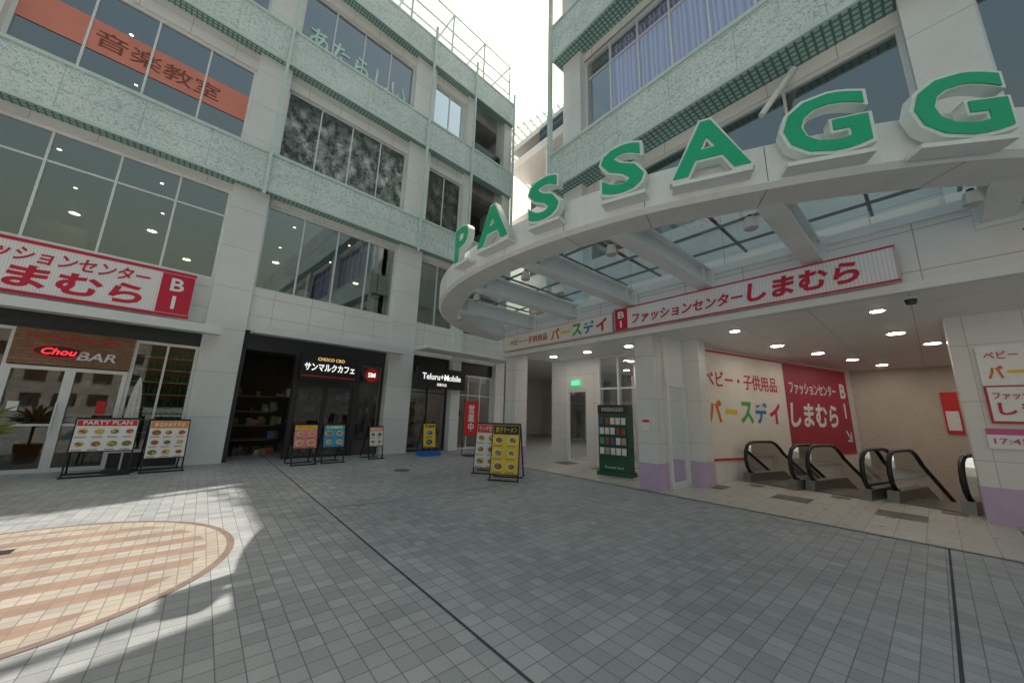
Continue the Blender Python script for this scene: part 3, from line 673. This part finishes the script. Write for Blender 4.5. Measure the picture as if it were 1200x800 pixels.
aboard((.15,11.75,0),R_(6),.72,1.16,(pw,por,'本日のおすすめ',3,3,FD),LB,z0=.32,name='restaurant_menu_board')
A=aboard((7.0,11.5,0),R_(-10),.5,1.12,(py,py,'SIM',1,2,[py,black,pbl],black),LB,z0=.3,name='phone_shop_stand_sign')
b=MB(); b.box(-.36,.36,-.15,.4,.0,.14,mat('blue_water_base',(.02,.16,.6),.4)); b.obj('weight_base',A,loc=(0,0,.005))
U=empty('closed_parasol',LB,(-.55,12.15,0)); b=MB(); b.cyl(0,0,0,.06,.28,dark,20); b.cyl(0,0,.06,2.1,.018,silver,10)
pc=mat('parasol_canvas',(.62,.62,.56),.9,.1,6,bump=.3)
n=14; prof=[(1.0,.13),(1.25,.10),(1.6,.09),(1.95,.05),(2.12,.015)]
for k in range(4):
    (z0,r0),(z1,r1)=prof[k],prof[k+1]
    for j_ in range(n):
        a0,a1=2*math.pi*j_/n,2*math.pi*(j_+1)/n; f0=1.15 if j_%2 else .8; f1=.8 if j_%2 else 1.15
        b.poly([(r0*f0*math.cos(a0),r0*f0*math.sin(a0),z0),(r0*f1*math.cos(a1),r0*f1*math.sin(a1),z0),(r1*f1*math.cos(a1),r1*f1*math.sin(a1),z1),(r1*f0*math.cos(a0),r1*f0*math.sin(a0),z1)],pc)
b.obj('canopy',U,fixn=False)
PL=empty('potted_palm',LB,(-2.36,10.8,0)); b=MB(); b.cyl(0,0,0,.45,.18,mat('terracotta_pot',(.3,.12,.07),.8,.15),18,r2=.24); b.cyl(0,0,.45,.9,.03,mat('palm_stem',(.12,.1,.05),.9),8)
lf=mat('palm_leaf',(.20,.25,.035),.5,.4,6)
for k in range(80):
    a=random.uniform(0,6.28); el=random.uniform(.1,1.3); ln=random.uniform(.35,.75); p0=Vector((0,0,.85+random.random()*.2)); dr=Vector((math.cos(a)*math.cos(el),math.sin(a)*math.cos(el),math.sin(el)))
    sd=Vector((-math.sin(a),math.cos(a),0)); p1=p0+dr*ln*.55; p2=p0+dr*ln+Vector((0,0,-.18*ln))
    b.poly([p0-sd*.006,p0+sd*.006,p1+sd*.03,p2,p1-sd*.03],lf)
b.obj('foliage_and_pot',PL,fixn=False)
T=empty('directory_totem',loc=(-5.67,8.45,0),rz=R_(12)); dg_=mat('dark_green_cabinet',(.01,.10,.06),.4,.1)
b=MB(); b.box(-.42,.42,0,.36,.0,1.84,dg_); b.box(-.47,.47,-.05,.4,0,.1,dg_); b.box(-.42,.42,-.03,0,1.6,1.84,black)
cs=[signw,pal[0],pal[5],pal[2],pgr,signw]
for r in range(4):
    b.box(-.38,.38,-.08,0,.52+r*.26,.54+r*.26,dg_)
    for k in range(5): b.box(-.36+k*.15,-.24+k*.15,-.06,-.035,.545+r*.26,.72+r*.26,random.choice(cs))
b.obj('cabinet',T); text('title','PASSAGGIO',signw,T,0,-.032,1.72,w=.6,h=.1); text('foot','Present Fun!',signw,T,0,-.003,.22,w=.5,h=.06)
Bn=empty('banner_stand',loc=(-11.2,7.6,0),rz=R_(50)); b=MB(); b.box(-.26,.26,0,.02,.7,1.95,redb); b.cyl(-.28,0,0,2.05,.015,dark,8); b.cyl(0,0,0,.05,.25,dark,16); b.rod((-.29,0,1.96),(.26,0,1.96),.01,dark); b.obj('cloth',Bn); text('t','営\n業\n中',signw,Bn,0,-.004,1.35,w=.24,h=.95,bold=.02)
pp=empty('pillar_poster'); b=MB(); b.box(.6,1.75,9.95,9.985,2.2,2.86,signw); b.poly([(.63,9.947,1.62),(1.72,9.947,1.62),(1.72,9.947,2.17),(.63,9.947,2.17)],signw); b.box(.6,1.75,9.95,9.985,1.58,2.19,red); b.obj('panels',pp)
text('a','ベビー・子供用品',red,pp,1.15,9.945,2.70,w=.95,h=.14,bold=.01); 
for k,ch in enumerate('バースデイ'): text('k%d'%k,ch,MATS['mural_colour_%d'%k],pp,.76+k*.2,9.945,2.42,w=.17,h=.22 if ch!='ー' else .05,bold=.035)
text('b','ファッションセンター',red,pp,1.15,9.942,2.03,w=.95,h=.12,bold=.02); text('c','しまむら',red,pp,1.15,9.942,1.82,w=.9,h=.2,bold=.032)
b=MB(); b.box(.52,.98,9.96,9.985,1.18,1.5,signw); b.box(.52,.98,9.958,9.962,1.40,1.5,mat('pink_header',(.7,.12,.35),.5)); b.obj('notice',pp); text('d','17:45',MATS['pink_header'],pp,.75,9.955,1.3,w=.34,h=.09,bold=.01)
np_=empty('pillar_notice'); b=MB(); b.box(-4.3,-4.1,7.52,7.535,1.25,1.5,signw); b.box(-4.28,-4.12,7.516,7.521,1.42,1.48,redb); b.obj('plates',np_)

# ---------------------------------------------------------------- unseen buildings, added out of view for window reflections
def far(name,x0,x1,y0,y1,h,c):
    E=empty(name); b=MB(); m=mat(name+'_%.2f_wall'%c[0],c,.7,.1,.3); b.box(x0,x1,y0,y1,0,h,m)
    fl=int(h//3.3)
    for k in range(fl):
        z=1+k*3.3
        for s0 in range(int((x1-x0)//3)):
            x=x0+.6+s0*3; b.box(x,x+1.9,y1+.0,y1+.06,z,z+1.7,dark); 
        for s0 in range(int((y1-y0)//3)):
            y=y0+.6+s0*3; b.box(x0-.06,x0,y,y+1.9,z,z+1.7,dark)
    b.obj('mass',E)
far('added_office_building',-34,-8,-70,-52,12,(.6,.57,.53)); far('added_apartment_building',0,24,-75,-58,14,(.65,.63,.6)); far('added_office_building',55,75,-45,0,12,(.55,.53,.5)); far('added_apartment_building',60,80,8,40,14,(.5,.52,.55))

# ---------------------------------------------------------------- light, sky, camera
hx,hy=-.37,.929
sd=Vector((hx*math.cos(R_(55)),hy*math.cos(R_(55)),math.sin(R_(55)))).normalized()
sun=bpy.data.lights.new('sun','SUN'); sun.energy=5; sun.angle=R_(.5); sun.color=(1,.95,.87)
so=bpy.data.objects.new('sun',sun); COL.objects.link(so); so.rotation_euler=sd.to_track_quat('Z','Y').to_euler()
W=bpy.data.worlds.new('World'); S.world=W; W.use_nodes=True; nt=W.node_tree
sk=nt.nodes.new('ShaderNodeTexSky'); sk.sky_type='NISHITA'; sk.sun_disc=False; sk.sun_elevation=R_(55); sk.sun_rotation=math.atan2(sd.x,sd.y)
sk.air_density=3.6; sk.dust_density=9.5; sk.ozone_density=5.5
nt.links.new(sk.outputs[0],nt.nodes['Background'].inputs[0]); nt.nodes['Background'].inputs[1].default_value=.15
th=R_(11.7); ro=R_(1.6); ct,st=math.cos(th),math.sin(th); c,s=math.cos(ro),math.sin(ro)
R0=Vector((1,0,0));F=Vector((0,ct,st));U0=Vector((0,-st,ct)); Rv=R0*c+U0*s; Uv=R0*-s+U0*c
M=Matrix((Rv,Uv,-F)).transposed(); M=Matrix.Rotation(R_(49.75),3,'Z')@M
cd=bpy.data.cameras.new('camera'); cd.sensor_width=36; cd.lens=36*415/1200; cd.clip_end=1000; cd.clip_start=.05
co=bpy.data.objects.new('camera',cd); COL.objects.link(co); co.matrix_world=Matrix.Translation((0,0,1.5))@M.to_4x4(); S.camera=co
S.view_settings.view_transform='Standard'; S.view_settings.look='None'; S.view_settings.exposure=0
